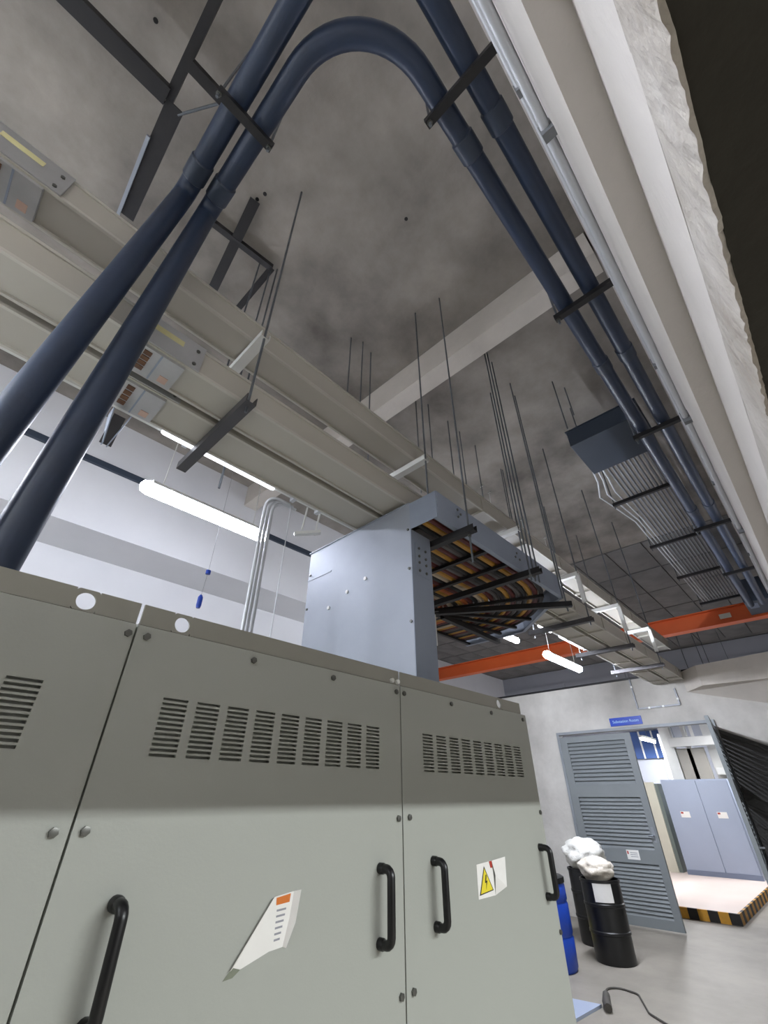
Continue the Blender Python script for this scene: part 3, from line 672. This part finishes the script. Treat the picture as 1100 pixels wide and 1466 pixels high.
door('door_2', 'open grey louvred door leaf seen nearly edge-on', (8.225, 1.262, 0), ang, 1, False)
# sign
sg = empty('room_sign', (DX, 2.41, 2.44), 'blue room sign with pale lettering above the door', 'sign')
build('plate', MB().box(DX - .012, DX, 2.165, 2.655, 2.455, 2.575), 'sign_blue', sg)
fc = bpy.data.curves.new('text', 'FONT'); fc.body = 'Substation Room'; fc.size = .058; fc.align_x = 'CENTER'; fc.align_y = 'CENTER'; fc.extrude = .001
fo = bpy.data.objects.new('text', fc); COL.objects.link(fo)
dg = bpy.context.evaluated_depsgraph_get(); me = bpy.data.meshes.new_from_object(fo.evaluated_get(dg)); bpy.data.objects.remove(fo)
me.materials.clear(); me.materials.append(MATS['letter'])
lo = link('lettering', me, None, sg, (-.0135, 0, .075)); lo.rotation_euler = (PI / 2, 0, -PI / 2)
# thin framed hatch outline on the wall
hf = empty('wall_hatch', (DX, 1.87, 2.67), 'thin dark rectangular conduit loop on the wall right of the sign', 'conduit loop')
for a, b in (((2.17, 3.12), (2.17, 2.67)), ((2.17, 2.67), (1.57, 2.67)), ((1.57, 2.67), (1.57, 2.9))):
    build('conduit', MB().bar((DX - .012, a[0], a[1]), (DX - .012, b[0], b[1]), .022, .022, (1, 0, 0)), 'cond_grey', hf)
for y, z in ((2.17, 3.0), (2.0, 2.67), (1.8, 2.67), (1.57, 2.75)): build('saddle', MB().box(DX - .026, DX - .022, y - .015, y + .015, z - .015, z + .015), 'white_steel', hf)
# dark ribbed sheet right of the opening
rs = empty('ribbed_sheet', (8.0, .6, 0), 'dark ribbed steel sheet with a sloping top, right of the open door', 'sheet')
sl = .50
build('sheet', MB().prism([(1.19, 0), (1.19, 2.29), (-.02, 2.29 - 1.21 * sl), (-.02, 0)], 0, 8.12, 8.14), 'dark_sheet', rs)
for k in range(12):
    z = 2.25 - k * .17
    if z - 1.2 * sl > 0: build('rib', MB().bar((8.11, 1.185, z), (8.11, -.02, z - 1.205 * sl * (1 + k * .03)), .02, .03), 'dark_sheet', rs)

# ------------------------------------------------------------------ bins, drum and small things on the floor
def bin_(x, y, r, h, label, lab):
    t = empty('waste_bin', (x, y, 0), label, 'bin', 'black bins by the door')
    build('body', MB().lathe([(r * .93, 0), (r * .97, .02), (r * .98, h * .33), (r * 1.02, h * .34), (r * 1.02, h * .37), (r * .99, h * .38), (r, h * .66), (r * 1.03, h * .67), (r * 1.03, h * .70), (r, h * .71), (r, h - .03), (r * 1.04, h - .025), (r * 1.04, h), (r * .97, h), (r * .95, h - .05), (.01, h - .06)], x, y), 'bin_black', t)
    if lab:
        m = MB(); n = 8; V = []
        a0 = math.radians(178); a1 = math.radians(232)
        for k in range(n + 1):
            a = a0 + (a1 - a0) * k / n
            for z in (h * .73, h * .96): V.append((x + (r + .004) * math.cos(a), y + (r + .004) * math.sin(a), z))
        m.add(V, [(2 * k, 2 * k + 2, 2 * k + 3, 2 * k + 1) for k in range(n)]); m.smooth = True
        l = build('paper_label', m, 'paper', t); l['label'] = 'white printed label'
    return t
bin_(6.52, 2.68, .212, .70, 'black drum bin with a white label in front of the door', True)
bin_(7.1, 3.07, .22, .72, 'black drum bin half hidden behind the labelled one', False)
def blob(name, c, rx, ry, rz, m, label, cat, seed, amp=.22):
    bm = bmesh.new(); bmesh.ops.create_icosphere(bm, subdivisions=4, radius=1)
    from mathutils import noise
    for v in bm.verts:
        n = noise.noise(v.co * 2.1 + Vector((seed, 0, 0))) * amp + noise.noise(v.co * 5.2 + Vector((0, seed, 0))) * amp * .5 + abs(noise.noise(v.co * 9 + Vector((0, 0, seed)))) * amp * .35
        v.co *= 1 + n; v.co.x *= rx; v.co.y *= ry; v.co.z *= rz
    zmin = min(v.co.z for v in bm.verts)
    me = bpy.data.meshes.new(name); bm.to_mesh(me); bm.free()
    for p in me.polygons: p.use_smooth = True
    o = link(name, me, m, None, (c[0], c[1], c[2] - zmin)); return tag(o, label, cat)
blob('plastic_bag', (6.54, 2.70, .655), .19, .19, .11, 'bag', 'crumpled cream plastic bag filling the labelled bin', 'bag', 3)
blob('plastic_bag', (7.1, 3.05, .67), .27, .24, .17, 'bag2', 'bluish white plastic bag heaped on the rear bin', 'bag', 9)
dr = empty('blue_drum', (5.8, 3.1, 0), 'blue plastic drum with black lid beside the end of the cabinet row', 'drum')
build('body', MB().lathe([(.24, 0), (.26, .03), (.265, .25), (.255, .27), (.265, .29), (.265, .52), (.255, .54), (.265, .56), (.262, .68), (.25, .70)], 5.86, 3.10), 'blue_plastic', dr)
build('lid', MB().lathe([(.262, .695), (.268, .70), (.268, .745), (.24, .76), (.01, .765)], 5.86, 3.10), 'black_plastic', dr)
blob('yellow_cloth', (6.55, 3.25, 0), .09, .08, .12, 'yellow_rag', 'yellow bundle on the floor between the drum and the bins', 'cloth', 5)
tag(build('white_board', MB().prism([(4.55, 2.40), (5.18, 2.34), (5.1, 2.75), (4.5, 2.8)], 2, 0, .02), 'blue_grey'), 'white flat board on the floor at the end of the cabinets', 'board')
pg = empty('cord_plug', (5.25, 2.32, 0), 'dark plug with its cord lying on the floor', 'plug')
build('plug', MB().tube([(5.1, 2.25, .03), (5.2, 2.30, .035), (5.38, 2.37, .03), (5.46, 2.41, .02)], [.03, .035, .03, .012], 10), 'cord', pg)
build('cord', MB().tube(fillet([(5.46, 2.41, .008), (5.75, 2.5, .008), (5.68, 2.2, .008), (5.3, 2.0, .008), (5.15, 1.8, .008), (4.9, 1.6, .008)], [.1, .1, .1, .1], 5), .008, 6), 'cord', pg)

# ------------------------------------------------------------------ far room seen through the door
struct('floor', MB().box(9.33, 15.6, 1.98, 5.4, 0, .12), 'plinth', 'pinkish raised plinth beyond the door')
hz = empty('hazard_edging', (9.31, 2.5, 0), 'black and yellow hazard edging around the plinth', 'edging')
k = 0; y = 1.95
while y < 5.3:
    build('stripe', MB().box(9.29, 9.33, y, y + .128, 0, .125), 'haz_black' if k % 2 == 0 else 'haz_yellow', hz); y += .13; k += 1
k = 0; x = 9.33
while x < 14:
    build('stripe', MB().box(x, x + .158, 1.95, 1.98, 0, .125), 'haz_yellow' if k % 2 == 0 else 'haz_black', hz); x += .16; k += 1
fcab = empty('panel_cabinet', (13.3, 2.77, .12), 'blue-grey two-door cabinet on the plinth beyond the door', 'cabinet')
build('body', MB().box(13.03, 13.6, 2.11, 3.42, .12, 1.82), 'blue_grey', fcab)
for a, b in ((2.125, 2.70), (2.715, 3.405)):
    d = build('door_panel', MB().box(13.01, 13.03, a, b, .20, 1.80), 'blue_grey', fcab, bevel=.004)
    c = (a + b) / 2 + (.0 if a < 2.5 else .05)
    l = build('notice', MB().box(13.006, 13.01, c - .09, c + .09, 1.11, 1.22), 'paper', d); l['label'] = 'white notice with red mark'
    build('print_mark', MB().box(13.004, 13.006, c + .03, c + .08, 1.18, 1.21), 'red_print', l)
build('plinth_strip', MB().box(13.0, 13.03, 2.11, 3.42, .12, .20), 'blue_grey_line', fcab)
gc = empty('panel_cabinet', (13.4, 3.9, .12), 'narrow green-grey cabinet left of the blue-grey one', 'cabinet')
build('body', MB().box(13.2, 13.8, 3.55, 4.15, .12, 1.75), 'green_grey', gc)
build('cream_side', MB().box(13.15, 13.2, 3.62, 4.15, .12, 1.78), 'cream', gc)
for y0, y1, z1, x, l in ((3.10, 3.34, 3.6, 13.9, 'wide white steel column behind the blue-grey cabinet'), (2.78, 2.86, 3.4, 14.0, 'thin white post behind the blue-grey cabinet'), (2.25, 2.45, 3.4, 14.2, 'white post at the right behind the blue-grey cabinet')):
    c = MB(); c.box(x, x + .02, y0, y1, .12, z1); c.box(x + .02, x + .2, y0 + (y1 - y0) * .42, y0 + (y1 - y0) * .58, .12, z1); c.box(x + .2, x + .22, y0, y1, .12, z1)
    tag(build('steel_column', c, 'white_steel'), l, 'column')
for dx, yy, zz in ((13.78, 1.8, 2.72), (13.78, 3.0, 2.72), (14.08, 1.7, 2.06), (14.08, 2.2, 2.06)): tag(build('duct_rod', MB().tube([(dx, yy, zz), (dx, yy, SL)], .008, 6), 'rod'), ('right' if yy < 2 else 'left') + ' rod holding up the ' + ('long upper' if zz > 2.5 else 'short lower') + ' white duct beyond the door', 'rod', 'rods of the white ducts')
tag(build('white_duct', MB().box(13.7, 13.85, 1.6, 3.15, 2.52, 2.72), 'white_steel', bevel=.01), 'white horizontal duct above the blue-grey cabinet', 'duct')
for y0, y1, z0, z1, x, l in ((3.42, 3.52, .12, 2.9, 14.4, 'short white stanchion in front of the blue window'), (2.55, 2.62, 2.72, 3.6, 13.75, 'white hanger post above the long upper white duct'), (1.85, 1.95, 2.72, 3.6, 13.75, 'right white hanger post above the long upper white duct')):
    c = MB(); c.box(x, x + .02, y0, y1, z0 if z0 > 2.5 else .12, z1); c.box(x + .02, x + .1, (y0 + y1) / 2 - .012, (y0 + y1) / 2 + .012, z0 if z0 > 2.5 else .12, z1)
    tag(build('steel_post', c, 'white_steel'), l, 'post')
tag(build('grey_panel', MB().box(14.0, 14.1, 2.5, 3.1, 1.5, 2.5), 'bus', bevel=.01), 'beige panel between the white posts beyond the door', 'panel')
tag(build('white_duct', MB().box(14.0, 14.15, 1.5, 2.4, 1.92, 2.06), 'white_steel', bevel=.01), 'short white duct low behind the blue-grey cabinet', 'duct')
wn = struct('window_1', MB().box(15.5, 15.55, 3.6, 4.6, 2.4, 3.1), 'glass_blue', 'blue glass window beyond the door')
for yy in (3.6, 3.93, 4.27, 4.6): struct('mullion', MB().box(15.47, 15.5, yy - .02, yy + .02, 2.4, 3.1), 'white_steel', None, wn)
def far_lamp(x, y, z, label):
    t = empty('room_lamp', (x, y, z), label, 'lamp', 'lamps beyond the door')
    build('housing', MB().box(x - .6, x + .6, y - .05, y + .05, z + .03, z + .08), 'white_steel', t)
    build('tube', MB().tube([(x - .58, y, z), (x + .58, y, z)], .03, 12), 'tube_far', t)
    build('rod', MB().tube([(x, y, z + .08), (x, y, SL)], .005, 6), 'rod', t)
    a = area('room_light', (0, 0, -.05), (0, 0, 0), 1.2, .08, FAR_W, (.97, .98, 1)); a.parent = t
far_lamp(11.2, 3.0, 2.95, 'tube lamp in the room beyond the door, above the plinth')
far_lamp(14.3, 3.75, 2.75, 'glowing tube lamp in front of the blue window')
far_lamp(13.2, 1.2, 2.95, 'tube lamp at the right of the room beyond the door')
